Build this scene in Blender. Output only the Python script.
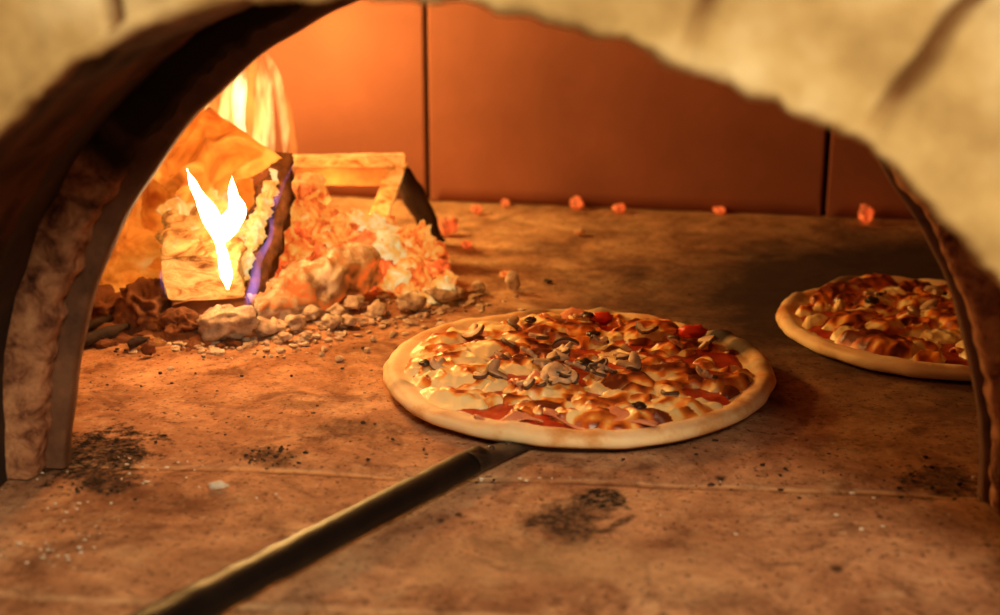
import bpy, bmesh, math, random
from math import sin, cos, pi, radians, sqrt, exp
from mathutils import Vector, Matrix, noise

# ------------------------------------------------------------------ camera, world, lights, exposure
scn = bpy.context.scene
C = bpy.context.collection
for o in list(bpy.data.objects):
    bpy.data.objects.remove(o)
FPX, CH, PITCH, YAW = 1400.0, 0.39, radians(16.5), radians(5.2)

cam_d = bpy.data.cameras.new('camera')
cam = bpy.data.objects.new('camera', cam_d)
C.objects.link(cam)
cam.location = (0, 0, CH)
cam.rotation_euler = (radians(90) - PITCH, 0, YAW)
cam_d.sensor_width = 36
cam_d.lens = 36 * FPX / 1000
cam_d.clip_start = 0.02
cam_d.dof.use_dof = True
cam_d.dof.focus_distance = 1.14
cam_d.dof.aperture_fstop = 4.6
scn.camera = cam

scn.view_settings.view_transform = 'Standard'
scn.view_settings.look = 'None'
scn.view_settings.exposure = 0.0
scn.view_settings.gamma = 1.0
scn.view_settings.use_curve_mapping = False

world = bpy.data.worlds.new('world')
scn.world = world
world.use_nodes = True
bg = world.node_tree.nodes['Background']
bg.inputs[0].default_value = (1.0, 0.80, 0.55, 1)
bg.inputs[1].default_value = 0.05


def area(name, loc, target, size, power, col):
    d = bpy.data.lights.new(name, 'AREA')
    d.shape = 'DISK'
    d.size = size
    d.energy = power
    d.color = col
    o = bpy.data.objects.new(name, d)
    C.objects.link(o)
    o.location = loc
    o.rotation_euler = (Vector(target) - Vector(loc)).to_track_quat('-Z', 'Y').to_euler()
    return o


# the light of the room in front of the oven
area('room_lamp', (0.28, -0.50, 1.06), (0.0, 0.8, 0.1), 0.42, 23.0, (1.0, 0.78, 0.50))


def point(name, loc, power, col, r):
    d = bpy.data.lights.new(name, 'POINT')
    d.energy = power
    d.color = col
    d.shadow_soft_size = r
    o = bpy.data.objects.new(name, d)
    C.objects.link(o)
    o.location = loc
    return o


# ------------------------------------------------------------------ helpers
def at(px, py, Y=None, z=0.0):
    """photo pixel -> point on the plane Y, or on the height z"""
    x = (px - 500) / FPX
    y = -(py - 307.5) / FPX
    R = Vector((cos(YAW), sin(YAW), 0))
    F = Vector((-sin(YAW) * cos(PITCH), cos(YAW) * cos(PITCH), -sin(PITCH)))
    U = Vector((-sin(YAW) * sin(PITCH), cos(YAW) * sin(PITCH), cos(PITCH)))
    d = R * x + U * y + F
    t = (Y / d.y) if Y is not None else (z - CH) / d.z
    return Vector((0, 0, CH)) + d * t


def N(v, s=1.0, off=0.0):
    return noise.noise(Vector(v) * s + Vector((off, off * 1.7, off * 0.3)))


def fbm(v, s=1.0, off=0.0, o=4):
    return noise.fractal(Vector(v) * s + Vector((off, off * 1.7, -off)), 1.0, 2.0, o)


def mesh(name, verts, faces, mats, parent=None, smooth=True, attrs=None, midx=None):
    m = bpy.data.meshes.new(name)
    m.from_pydata([tuple(v) for v in verts], [], faces)
    m.update()
    if not isinstance(mats, (list, tuple)):
        mats = [mats]
    for k in mats:
        m.materials.append(k)
    if smooth:
        m.polygons.foreach_set('use_smooth', [True] * len(m.polygons))
    if midx:
        m.polygons.foreach_set('material_index', midx)
    if attrs:
        for k, vals in attrs.items():
            a = m.attributes.new(k, 'FLOAT', 'POINT')
            a.data.foreach_set('value', vals)
    o = bpy.data.objects.new(name, m)
    C.objects.link(o)
    if parent:
        o.parent = parent
    return o


def empty(name, loc=(0, 0, 0), rz=0):
    o = bpy.data.objects.new(name, None)
    C.objects.link(o)
    o.empty_display_size = 0.02
    o.location = loc
    o.rotation_euler = (0, 0, rz)
    return o


def tag(o, label=None, cat=None, group=None, kind=None):
    if label:
        o['label'] = label
    if cat:
        o['category'] = cat
    if group:
        o['group'] = group
    if kind:
        o['kind'] = kind
    return o


def gridfaces(nu, nv, wrapu=False, wrapv=False, flip=False):
    f = []
    for i in range(nu if wrapu else nu - 1):
        for j in range(nv if wrapv else nv - 1):
            a = i * nv + j
            b = ((i + 1) % nu) * nv + j
            c = ((i + 1) % nu) * nv + (j + 1) % nv
            d = i * nv + (j + 1) % nv
            f.append((a, d, c, b) if flip else (a, b, c, d))
    return f


def ico(sub):
    bm = bmesh.new()
    bmesh.ops.create_icosphere(bm, subdivisions=sub, radius=1)
    v = [x.co.copy() for x in bm.verts]
    f = [tuple(q.index for q in p.verts) for p in bm.faces]
    bm.free()
    return v, f


ICO = {s: ico(s) for s in (1, 2, 3, 4, 5)}


def interp(tab, x):
    if x <= tab[0][0]:
        return tab[0][1]
    for (a, va), (b, vb) in zip(tab, tab[1:]):
        if x <= b:
            t = (x - a) / (b - a)
            t = t * t * (3 - 2 * t)
            return va + (vb - va) * t
    return tab[-1][1]


# ------------------------------------------------------------------ materials
class NT:
    def __init__(self, name):
        self.m = bpy.data.materials.new(name)
        self.m.use_nodes = True
        self.t = self.m.node_tree
        self.t.nodes.clear()
        self.out = self.t.nodes.new('ShaderNodeOutputMaterial')

    def n(self, kind, **kw):
        nd = self.t.nodes.new('ShaderNode' + kind)
        for k, v in kw.items():
            setattr(nd, k, v)
        return nd

    def l(self, a, b):
        self.t.links.new(a, b)

    def coord(self):
        g = self.n('TexCoord')
        return g.outputs['Object']

    def noise(self, scale, detail=5, rough=0.6, vec=None, dist=0.0):
        nd = self.n('TexNoise')
        nd.inputs['Scale'].default_value = scale
        nd.inputs['Detail'].default_value = detail
        nd.inputs['Roughness'].default_value = rough
        nd.inputs['Distortion'].default_value = dist
        self.l(vec or self.coord(), nd.inputs['Vector'])
        return nd.outputs['Fac']

    def ramp(self, fac, stops):
        nd = self.n('ValToRGB')
        e = nd.color_ramp.elements
        while len(e) > 1:
            e.remove(e[-1])
        e[0].position = stops[0][0]
        e[0].color = tuple(stops[0][1]) + (1,)
        for p, c in stops[1:]:
            x = e.new(p)
            x.color = tuple(c) + (1,)
        self.l(fac, nd.inputs[0])
        return nd.outputs[0]

    def mix(self, fac, a, b, mode='MIX'):
        nd = self.n('Mix', data_type='RGBA', blend_type=mode)
        for s, v in ((nd.inputs[0], fac), (nd.inputs[6], a), (nd.inputs[7], b)):
            if isinstance(v, (int, float)):
                s.default_value = v
            elif isinstance(v, (tuple, list)):
                s.default_value = tuple(v) + (1,) if len(v) == 3 else v
            else:
                self.l(v, s)
        return nd.outputs[2]

    def math(self, op, a, b=0.0, c=0.0, clamp=False):
        nd = self.n('Math', operation=op, use_clamp=clamp)
        for s, v in zip(nd.inputs, (a, b, c)):
            if isinstance(v, (int, float)):
                s.default_value = v
            else:
                self.l(v, s)
        return nd.outputs[0]

    def attr(self, name):
        return self.n('Attribute', attribute_name=name).outputs['Fac']

    def bump(self, h, strength=0.3, dist=0.002):
        nd = self.n('Bump')
        nd.inputs['Strength'].default_value = strength
        nd.inputs['Distance'].default_value = dist
        self.l(h, nd.inputs['Height'])
        return nd.outputs[0]

    def bsdf(self, col, rough=0.8, bump=None, emit=None, estr=1.0, metal=0.0, spec=0.4, sss=0.0):
        p = self.n('BsdfPrincipled')
        for key, v in (('Base Color', col), ('Roughness', rough), ('Emission Color', emit),
                       ('Emission Strength', estr if emit is not None else 0.0)):
            if v is None:
                continue
            s = p.inputs[key]
            if isinstance(v, (int, float)):
                s.default_value = v
            elif isinstance(v, (tuple, list)):
                s.default_value = tuple(v) + (1,)
            else:
                self.l(v, s)
        p.inputs['Metallic'].default_value = metal
        p.inputs['Specular IOR Level'].default_value = spec
        if sss:
            p.inputs['Subsurface Weight'].default_value = sss
            p.inputs['Subsurface Radius'].default_value = (0.004, 0.002, 0.001)
            p.inputs['Subsurface Scale'].default_value = 1.0
        if bump is not None:
            self.l(bump, p.inputs['Normal'])
        self.l(p.outputs[0], self.out.inputs[0])
        return p


def simple(name, stops, scale=30, rough=0.85, bumps=0.4, bdist=0.002, spec=0.3, bscale=None, metal=0.0, sss=0.0):
    t = NT(name)
    f = t.noise(scale, 6, 0.65)
    c = t.ramp(f, stops)
    b = t.bump(t.noise(bscale or scale * 3, 6, 0.7), bumps, bdist)
    t.bsdf(c, rough, b, spec=spec, metal=metal, sss=sss)
    return t.m


# front blocks: cream limestone with brown mortar joints
t = NT('cream_stone')
f1 = t.noise(14, 6, 0.6)
c = t.ramp(f1, [(0.32, (0.36, 0.22, 0.08)), (0.5, (0.62, 0.43, 0.18)), (0.68, (0.85, 0.68, 0.38))])
c = t.mix(t.attr('joint'), c, (0.17, 0.075, 0.025))
soffit_c = t.mix(t.attr('left_shade'), t.ramp(t.noise(26, 8, 0.65, dist=0.6), [(0.30, (0.06, 0.022, 0.012)), (0.43, (0.22, 0.09, 0.045)), (0.55, (0.42, 0.20, 0.11)), (0.7, (0.58, 0.33, 0.18))]), t.ramp(t.noise(30, 6), [(0.35, (0.02, 0.010, 0.006)), (0.65, (0.12, 0.045, 0.02))]))  # brick tones, with shade painted dark on the left soffit
c = t.mix(t.attr('brick_shade'), c, soffit_c)
t.bsdf(c, 0.9, t.bump(t.noise(45, 8, 0.7), 0.5, 0.004), spec=0.15)
M_STONE = t.m

t = NT('mottled_brick')
f1 = t.noise(48, 9, 0.7, dist=0.5)
c = t.ramp(f1, [(0.34, (0.05, 0.018, 0.010)), (0.43, (0.20, 0.08, 0.04)), (0.55, (0.42, 0.20, 0.10)), (0.7, (0.60, 0.34, 0.17))])
c = t.mix(t.attr('brick_shade'), c, (0.022, 0.014, 0.009))  # painted shade darkens the upper part of the ring
t.bsdf(c, 0.9, t.bump(t.noise(60, 8, 0.7), 0.8, 0.004), spec=0.15)
M_MOTTLE = t.m

M_SOOT = simple('sooty_brick', [(0.3, (0.010, 0.007, 0.005)), (0.5, (0.022, 0.013, 0.009)), (0.75, (0.06, 0.028, 0.016))], 22, 0.8, 0.5, 0.003)
M_LIP = simple('rusty_iron', [(0.3, (0.06, 0.025, 0.012)), (0.7, (0.20, 0.09, 0.045))], 30, 0.6, 0.3, 0.001, 0.4)

# back wall slabs: dark red-brown clay
t = NT('clay_slab')
c = t.ramp(t.noise(5, 6, 0.6), [(0.3, (0.17, 0.055, 0.032)), (0.7, (0.26, 0.088, 0.052))])
c = t.mix(t.attr('joint'), c, (0.012, 0.006, 0.004))
t.bsdf(c, 0.85, t.bump(t.noise(50, 6, 0.7), 0.25, 0.002), spec=0.2)
M_CLAY = t.m
M_DOME = simple('dome_brick', [(0.3, (0.10, 0.05, 0.03)), (0.7, (0.22, 0.11, 0.06))], 12, 0.9, 0.4, 0.004)

# oven floor: worn stone slabs, stains with a shape of their own
t = NT('oven_floor_stone')
co = t.coord()
f1 = t.noise(11, 9, 0.7, co, 0.5)
c = t.ramp(f1, [(0.28, (0.17, 0.078, 0.040)), (0.42, (0.33, 0.165, 0.088)), (0.56, (0.50, 0.28, 0.155)), (0.75, (0.72, 0.47, 0.28))])
f2 = t.noise(38, 8, 0.7, co)
c = t.mix(0.55, c, t.ramp(f2, [(0.3, (0.30, 0.22, 0.18)), (0.5, (0.55, 0.50, 0.46)), (0.7, (0.85, 0.78, 0.70))]), 'OVERLAY')
f3 = t.noise(210, 5, 0.7, co)
c = t.mix(t.ramp(f3, [(0.34, (0.9,) * 3), (0.44, (0,) * 3)]), c, (0.05, 0.025, 0.015))
c = t.mix(t.ramp(t.noise(75, 8, 0.75, co), [(0.54, (0,) * 3), (0.66, (0.55,) * 3)]), c, (0.12, 0.055, 0.03))
c = t.mix(t.ramp(t.noise(95, 8, 0.75, co, 0.4), [(0.58, (0,) * 3), (0.68, (0.45,) * 3)]), c, (0.80, 0.58, 0.38))
# mortar seams
sepn = t.n('SeparateXYZ')
t.l(co, sepn.inputs[0])
wob = t.math('MULTIPLY', t.math('SUBTRACT', t.noise(9, 5, 0.6, co), 0.5), 0.016)


def seam(c, pos, w, colour, amount, axis=1, skew=0.0):
    v = t.math('ADD', sepn.outputs[axis], wob)
    if skew:
        v = t.math('ADD', v, t.math('MULTIPLY', sepn.outputs[1 - axis], skew))
    d = t.math('ABSOLUTE', t.math('SUBTRACT', v, pos))
    m = t.math('SUBTRACT', 1.0, t.math('DIVIDE', d, w), clamp=True)
    m = t.math('MULTIPLY', m, t.ramp(t.noise(28, 6, 0.7, co), [(0.38, (0.15,) * 3), (0.55, (amount,) * 3)]))
    return t.mix(m, c, colour), m


c, s1 = seam(c, 0.899, 0.0040, (0.66, 0.42, 0.23), 0.9)
c, s1b = seam(c, 0.893, 0.0026, (0.035, 0.015, 0.008), 0.7)
c, s2 = seam(c, 0.704, 0.006, (0.72, 0.48, 0.28), 0.8)
c, s3 = seam(c, 1.30, 0.003, (0.06, 0.03, 0.02), 0.8)


def stain(c, x, y, rx, ry, colour, amount, ns=45, na=1.5, rot=0.0, soft=0.6, grain=True):
    mp = t.n('Mapping', vector_type='TEXTURE')
    mp.inputs['Location'].default_value = (x, y, 0)
    mp.inputs['Rotation'].default_value = (0, 0, rot)
    mp.inputs['Scale'].default_value = (rx, ry, 1)
    t.l(co, mp.inputs['Vector'])
    ln = t.n('VectorMath', operation='LENGTH')
    t.l(mp.outputs[0], ln.inputs[0])
    nz = t.math('MULTIPLY', t.math('SUBTRACT', t.noise(ns, 6, 0.7, co), 0.5), na * 2)
    v = t.math('ADD', ln.outputs['Value'], nz)
    m = t.math('DIVIDE', t.math('SUBTRACT', 1.15, v), soft, clamp=True)
    if grain:
        m = t.math('MULTIPLY', m, t.ramp(grainmap, [(0.45, (1.0,) * 3), (0.62, (0.55,) * 3)]))
    m = t.math('MULTIPLY', m, amount)
    return t.mix(m, c, colour)


grainmap = t.noise(170, 6, 0.75, co)


def st(c, px, py, wpx, hpx, colour, amount, **k):
    a = at(px, py)
    b = at(px + wpx / 2, py)
    d = at(px, py - hpx / 2)
    return stain(c, a.x, a.y, abs(b.x - a.x), abs(d.y - a.y), colour, amount, **k)


f4 = t.noise(17, 7, 0.7, co, 0.8)
c = t.mix(t.ramp(f4, [(0.52, (0.0,) * 3), (0.64, (0.62,) * 3)]), c, (0.13, 0.055, 0.030))
c = t.mix(t.ramp(t.noise(23, 7, 0.7, co, 0.3), [(0.56, (0.0,) * 3), (0.68, (0.5,) * 3)]), c, (0.66, 0.45, 0.26))
BLK = (0.012, 0.008, 0.007)
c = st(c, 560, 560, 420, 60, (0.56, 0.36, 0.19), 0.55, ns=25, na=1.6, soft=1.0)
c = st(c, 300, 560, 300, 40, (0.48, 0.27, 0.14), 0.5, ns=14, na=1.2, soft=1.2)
c = st(c, 90, 452, 120, 50, BLK, 1.0, ns=55, na=1.6, soft=0.35)
c = st(c, 108, 480, 70, 22, (0.03, 0.015, 0.01), 0.9, ns=60, na=1.7, soft=0.5)
c = st(c, 268, 455, 58, 20, (0.05, 0.022, 0.012), 0.95, ns=60, na=1.2, soft=0.6)
c = st(c, 345, 430, 90, 26, (0.09, 0.04, 0.02), 0.7, ns=40, na=1.6, rot=0.5, soft=0.8)
c = st(c, 600, 498, 56, 24, (0.015, 0.011, 0.010), 1.0, ns=60, na=0.9, soft=0.4)
c = st(c, 566, 520, 92, 40, (0.03, 0.018, 0.014), 0.95, ns=40, na=1.2, soft=0.6)
c = st(c, 618, 522, 60, 6, (0.04, 0.022, 0.015), 0.85, ns=60, na=0.6, rot=0.9, soft=0.6)
c = st(c, 228, 372, 44, 12, (0.10, 0.04, 0.02), 0.7, ns=60, na=1.2, soft=0.5)
c = st(c, 300, 405, 60, 10, (0.10, 0.045, 0.02), 0.5, ns=50, na=1.6, soft=0.6)
c = st(c, 940, 478, 80, 30, (0.04, 0.02, 0.015), 0.85, ns=55, na=1.9, soft=0.5)
c = st(c, 720, 600, 160, 30, (0.12, 0.055, 0.03), 0.6, ns=30, na=1.5, soft=0.9)
c = st(c, 200, 500, 120, 20, (0.14, 0.055, 0.025), 0.6, ns=35, na=1.6, soft=0.9)
for px, py, w in ((441, 518, 9), (459, 512, 8), (836, 567, 16), (880, 515, 8), (720, 478, 12)):
    c = st(c, px, py, w, w * 0.6, BLK, 0.9, ns=90, na=0.5, soft=0.7)
# shade deep inside, right of the fire, painted dark into the floor colour
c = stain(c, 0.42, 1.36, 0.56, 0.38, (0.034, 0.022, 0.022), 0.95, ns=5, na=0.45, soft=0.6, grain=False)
h = t.math('ADD', t.math('MULTIPLY', f2, 0.6), t.math('MULTIPLY', f3, 0.35))
h = t.math('SUBTRACT', h, t.math('MULTIPLY', s1, 0.5))
t.bsdf(c, 0.95, t.bump(h, 0.6, 0.003), spec=0.06)
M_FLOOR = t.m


def glow(name, stops, scale, strength, base=(0.3, 0.12, 0.05), dist=1.0, detail=5):
    """burning surface: glows unevenly"""
    t = NT(name)
    f = t.noise(scale, detail, 0.6, dist=dist)
    e = t.ramp(f, stops)
    t.bsdf(base, 0.9, t.bump(t.noise(scale * 2.5, 6, 0.7), 0.5, 0.004), emit=e, estr=strength, spec=0.1)
    return t.m


def wood_glow(name):
    t = NT(name)
    mp = t.n('Mapping')
    mp.inputs['Scale'].default_value = (1.0, 0.25, 2.2)
    t.l(t.coord(), mp.inputs[0])
    f = t.noise(45, 6, 0.65, mp.outputs[0], 1.0)
    e = t.ramp(f, [(0.32, (0.40, 0.07, 0.006)), (0.46, (0.95, 0.34, 0.04)), (0.66, (1.0, 0.62, 0.18))])
    c = t.ramp(f, [(0.36, (0.10, 0.04, 0.015)), (0.5, (0.36, 0.19, 0.09)), (0.7, (0.52, 0.32, 0.16))])
    t.bsdf(c, 0.9, t.bump(f, 0.8, 0.004), emit=e, estr=0.34, spec=0.1)
    return t.m


M_EMBER = glow('glowing_ember', [(0.30, (0.10, 0.010, 0.002)), (0.42, (0.85, 0.10, 0.012)), (0.54, (1.0, 0.34, 0.045)), (0.70, (1.0, 0.62, 0.20))], 52, 0.85, (0.17, 0.08, 0.04))
M_EMBER_RED = glow('red_ember', [(0.35, (0.06, 0.006, 0.002)), (0.50, (0.80, 0.08, 0.012)), (0.68, (1.0, 0.32, 0.06))], 60, 1.1, (0.3, 0.14, 0.09))
M_EMBER_HOT = glow('hot_ember', [(0.30, (0.9, 0.20, 0.02)), (0.45, (1.0, 0.46, 0.08)), (0.62, (1.0, 0.80, 0.36))], 52, 0.72, (0.26, 0.14, 0.07))
M_ASH = simple('pale_ash', [(0.30, (0.22, 0.13, 0.08)), (0.5, (0.55, 0.42, 0.30)), (0.7, (0.78, 0.68, 0.55))], 70, 0.95, 0.7, 0.002)
M_CHAR = simple('charcoal', [(0.3, (0.010, 0.007, 0.006)), (0.7, (0.06, 0.030, 0.020))], 60, 0.75, 0.7, 0.002)
M_CHARBROWN = glow('charred_paper', [(0.48, (0.0, 0.0, 0.0)), (0.60, (0.35, 0.06, 0.008)), (0.75, (0.9, 0.30, 0.04))], 20, 0.35, (0.16, 0.065, 0.03))
t = NT('ash_over_embers')
f = t.noise(34, 6, 0.65, dist=0.8)
c = t.ramp(f, [(0.38, (0.14, 0.05, 0.025)), (0.5, (0.42, 0.26, 0.15)), (0.64, (0.82, 0.70, 0.56))])
e = t.ramp(f, [(0.34, (1.0, 0.14, 0.015)), (0.44, (0.45, 0.08, 0.01)), (0.52, (0.0, 0.0, 0.0))])
t.bsdf(c, 0.95, t.bump(t.noise(80, 7, 0.7), 0.8, 0.004), emit=e, estr=0.8, spec=0.1)
M_ASHLOG = t.m
M_BARK = simple('charred_bark', [(0.3, (0.03, 0.012, 0.006)), (0.6, (0.16, 0.06, 0.02)), (0.75, (0.35, 0.15, 0.05))], 55, 0.9, 0.9, 0.005)
M_WOOD = wood_glow('burning_wood')
M_WOODBROWN = simple('split_wood', [(0.3, (0.16, 0.055, 0.02)), (0.7, (0.42, 0.18, 0.07))], 24, 0.85, 0.4, 0.002)
# paper in flames: thin, lets the firelight through
t = NT('burning_paper')
f = t.noise(11, 5, 0.55, dist=2.2)
dcol = t.ramp(f, [(0.3, (0.42, 0.16, 0.05)), (0.6, (0.75, 0.40, 0.14))])
d1 = t.n('BsdfDiffuse')
d2 = t.n('BsdfTranslucent')
t.l(dcol, d1.inputs[0])
t.l(dcol, d2.inputs[0])
nb = t.bump(t.noise(30, 5, 0.6, dist=1.0), 0.35, 0.004)
t.l(nb, d1.inputs['Normal'])
em = t.n('Emission')
t.l(t.ramp(f, [(0.34, (0.14, 0.018, 0.002)), (0.45, (0.80, 0.24, 0.018)), (0.58, (1.0, 0.40, 0.045)), (0.7, (1.0, 0.66, 0.16))]), em.inputs[0])
em.inputs[1].default_value = 0.33
ms = t.n('MixShader')
ms.inputs[0].default_value = 0.5
t.l(d1.outputs[0], ms.inputs[1])
t.l(d2.outputs[0], ms.inputs[2])
ad = t.n('AddShader')
t.l(ms.outputs[0], ad.inputs[0])
t.l(em.outputs[0], ad.inputs[1])
t.l(ad.outputs[0], t.out.inputs[0])
M_PAPER = t.m


def flame_mat(name, col, strength, surf=False):
    t = NT(name)
    e = t.n('Emission')
    e.inputs[0].default_value = tuple(col) + (1,)
    e.inputs[1].default_value = strength
    t.l(e.outputs[0], t.out.inputs[0 if surf else 1])
    if not surf:
        mp = t.n('Mapping')
        mp.inputs['Scale'].default_value = (1, 1, 0.28)
        t.l(t.coord(), mp.inputs[0])
        f = t.noise(85, 2, 0.5, mp.outputs[0], 0.5)
        t.l(t.math('MULTIPLY', t.ramp(f, [(0.38, (0.12,) * 3), (0.62, (1,) * 3)]), strength), e.inputs[1])
        tr = t.n('BsdfTransparent')
        t.l(tr.outputs[0], t.out.inputs[0])
    return t.m


M_FLAME_CORE = flame_mat('flame_core', (1.0, 0.56, 0.22), 52.0, surf=True)
M_FLAME_SOFT = flame_mat('flame_soft', (1.0, 0.55, 0.16), 190.0)
M_FLAME_BRIGHT = flame_mat('flame_bright', (1.0, 0.66, 0.28), 420.0)
M_FLAME_ORANGE = flame_mat('flame_orange', (1.0, 0.36, 0.05), 60.0)
M_FLAME_VIOLET = flame_mat('flame_violet', (0.55, 0.32, 1.0), 75.0)

# food
t = NT('pizza_crust')
f = t.noise(22, 6, 0.6)
c = t.ramp(f, [(0.30, (0.93, 0.74, 0.46)), (0.54, (0.90, 0.66, 0.36)), (0.66, (0.70, 0.36, 0.12)), (0.8, (0.42, 0.15, 0.04))])
c = t.mix(t.math('MULTIPLY', t.attr('toast'), t.ramp(t.noise(30, 4), [(0.3, (0.3,) * 3), (0.6, (1,) * 3)]), clamp=True), c, (0.55, 0.19, 0.05))
c = t.mix(t.attr('char'), c, (0.025, 0.010, 0.006))
t.bsdf(c, 0.65, t.bump(t.noise(120, 6, 0.65), 0.35, 0.0015), spec=0.35, sss=0.15)
M_CRUST = t.m
t = NT('tomato_sauce')
c = t.ramp(t.noise(45, 5), [(0.3, (0.22, 0.018, 0.006)), (0.55, (0.48, 0.045, 0.010)), (0.75, (0.68, 0.12, 0.02))])
t.bsdf(c, 0.30, t.bump(t.noise(150, 6), 0.5, 0.002), spec=0.5)
M_SAUCE = t.m
t = NT('baked_cheese')
nz = t.noise(70, 5, 0.6)
br = t.math('ADD', t.attr('brown'), t.math('MULTIPLY', t.math('SUBTRACT', nz, 0.5), 0.7))
c = t.ramp(br, [(0.22, (0.92, 0.72, 0.36)), (0.38, (0.92, 0.56, 0.17)), (0.50, (0.80, 0.27, 0.035)), (0.70, (0.52, 0.11, 0.014)), (0.95, (0.16, 0.030, 0.007))])
t.bsdf(c, 0.34, t.bump(t.noise(160, 5, 0.6), 0.3, 0.0012), spec=0.5, sss=0.12)
M_CHEESE = t.m
t = NT('mushroom_flesh')
c = t.ramp(t.noise(70, 5), [(0.3, (0.30, 0.16, 0.09)), (0.5, (0.58, 0.38, 0.23)), (0.7, (0.78, 0.60, 0.40))])
t.bsdf(c, 0.5, t.bump(t.noise(180, 5), 0.3, 0.001), spec=0.4)
M_MUSH = t.m
M_MUSHDARK = simple('mushroom_skin', [(0.3, (0.03, 0.014, 0.008)), (0.7, (0.16, 0.08, 0.045))], 80, 0.5, 0.3, 0.001, 0.4)
M_HAM = simple('ham', [(0.3, (0.55, 0.16, 0.07)), (0.7, (0.80, 0.34, 0.18))], 40, 0.4, 0.3, 0.001, 0.45)
M_OLIVE = simple('black_olive', [(0.3, (0.008, 0.005, 0.006)), (0.7, (0.04, 0.018, 0.014))], 60, 0.3, 0.2, 0.001, 0.5)
M_PEPPER = simple('red_pepper', [(0.3, (0.55, 0.02, 0.008)), (0.7, (0.85, 0.08, 0.02))], 40, 0.3, 0.2, 0.001, 0.5)
M_CHIP = simple('white_stone', [(0.3, (0.6, 0.5, 0.38)), (0.7, (0.85, 0.78, 0.66))], 60, 0.9, 0.4, 0.001)
M_STEEL = simple('blackened_steel', [(0.35, (0.016, 0.012, 0.010)), (0.55, (0.05, 0.030, 0.022)), (0.75, (0.15, 0.075, 0.045))], 40, 0.42, 0.35, 0.001, 0.5, metal=0.25)
M_HANDLE = simple('scorched_handle', [(0.35, (0.004, 0.003, 0.003)), (0.6, (0.008, 0.006, 0.005)), (0.8, (0.03, 0.014, 0.009))], 35, 0.42, 0.4, 0.001, 0.3)

# ------------------------------------------------------------------ the setting
random.seed(4)


# floor
def make_floor():
    nx, ny = 260, 200
    x0, x1, y0, y1 = -1.0, 0.9, 0.30, 1.98
    V = []
    for i in range(nx):
        for j in range(ny):
            x = x0 + (x1 - x0) * i / (nx - 1)
            y = y0 + (y1 - y0) * j / (ny - 1)
            z = 0.0016 * fbm((x, y, 0), 6) - 0.0012
            z -= 0.0022 * exp(-((y - 0.896) / 0.006) ** 2)
            V.append((x, y, z))
    top = mesh('floor', V, gridfaces(nx, ny), M_FLOOR)
    m = top.modifiers.new('solid', 'SOLIDIFY')
    m.thickness = 0.05
    m.offset = -1
    tag(top, 'worn brown stone oven floor with mortar seams and sooty stains', kind='structure')


make_floor()

CX = -0.075
FRONT = [(0, .345), (30, .334), (42.4, .3274), (51.2, .3300), (57.9, .3345), (63.5, .3306), (71.5, .330), (79.5, .338), (86.9, .339),
         (98.3, .346), (108, .358), (116.8, .361), (127, .355), (150, .352), (180, .348)]


def arch(name, profile, mat, kind_label, rough=0.0, attrs=None, n=260, close=False, postf=None):
    """profile(theta) -> list of (Y, r); lofted along the half circle, foot to foot"""
    V = []
    A = {k: [] for k in (attrs or [])}
    nv = None
    for i in range(n):
        th = 180.0 * i / (n - 1)
        pr = profile(th)
        nv = len(pr)
        for j, p in enumerate(pr):
            y, r = p[0], p[1]
            a = radians(th)
            x, z = CX + r * cos(a), r * sin(a)
            if rough:
                w = p[3] if len(p) > 3 else 1.0
                x += w * rough * fbm((x, y, z), 28, 3)
                z += w * rough * fbm((x, y, z), 28, 9) * min(1, z / 0.02)
                y += w * rough * fbm((x, y, z), 24, 6)
            V.append((x, y, max(z, -0.002)))
            for k in A:
                A[k].append(p[2].get(k, 0.0) if len(p) > 2 and p[2] else 0.0)
    o = mesh(name, V, gridfaces(n, nv, wrapv=close), mat, attrs=A)
    tag(o, kind_label, kind='structure')
    return o


JOINTS = []  # mortar joints in the front face: segments through photo pixels on the face
for (p, q, w) in (((880, 118), (982, -8), .0042), ((700, 40), (716, -20), .004), ((128, 60), (100, -30), .0035)):
    a, b = at(p[0], p[1], 0.62), at(q[0], q[1], 0.62)
    a2 = a - (b - a) * 0.1
    b2 = a + (b - a) * 6
    JOINTS.append(((a2.x, a2.z), (b2.x, b2.z), w))
for deg in (14, 30, 152, 168, 138):
    a = radians(deg)
    JOINTS.append(((CX + .33 * cos(a), .33 * sin(a)), (CX + .8 * cos(a), .8 * sin(a)), .004))


def jointness(x, z):
    m = 0.0
    for (ax, az), (bx, bz), w in JOINTS:
        dx, dz = bx - ax, bz - az
        L = sqrt(dx * dx + dz * dz)
        tt = ((x - ax) * dx + (z - az) * dz) / (L * L)
        if tt < 0 or tt > 1:
            continue
        d = abs((x - ax) * dz - (z - az) * dx) / L
        d += 0.0005 * N((x, z, 0), 60)
        m = max(m, min(1.0, max(0.0, 1.5 - d / w)))
    return m


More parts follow.
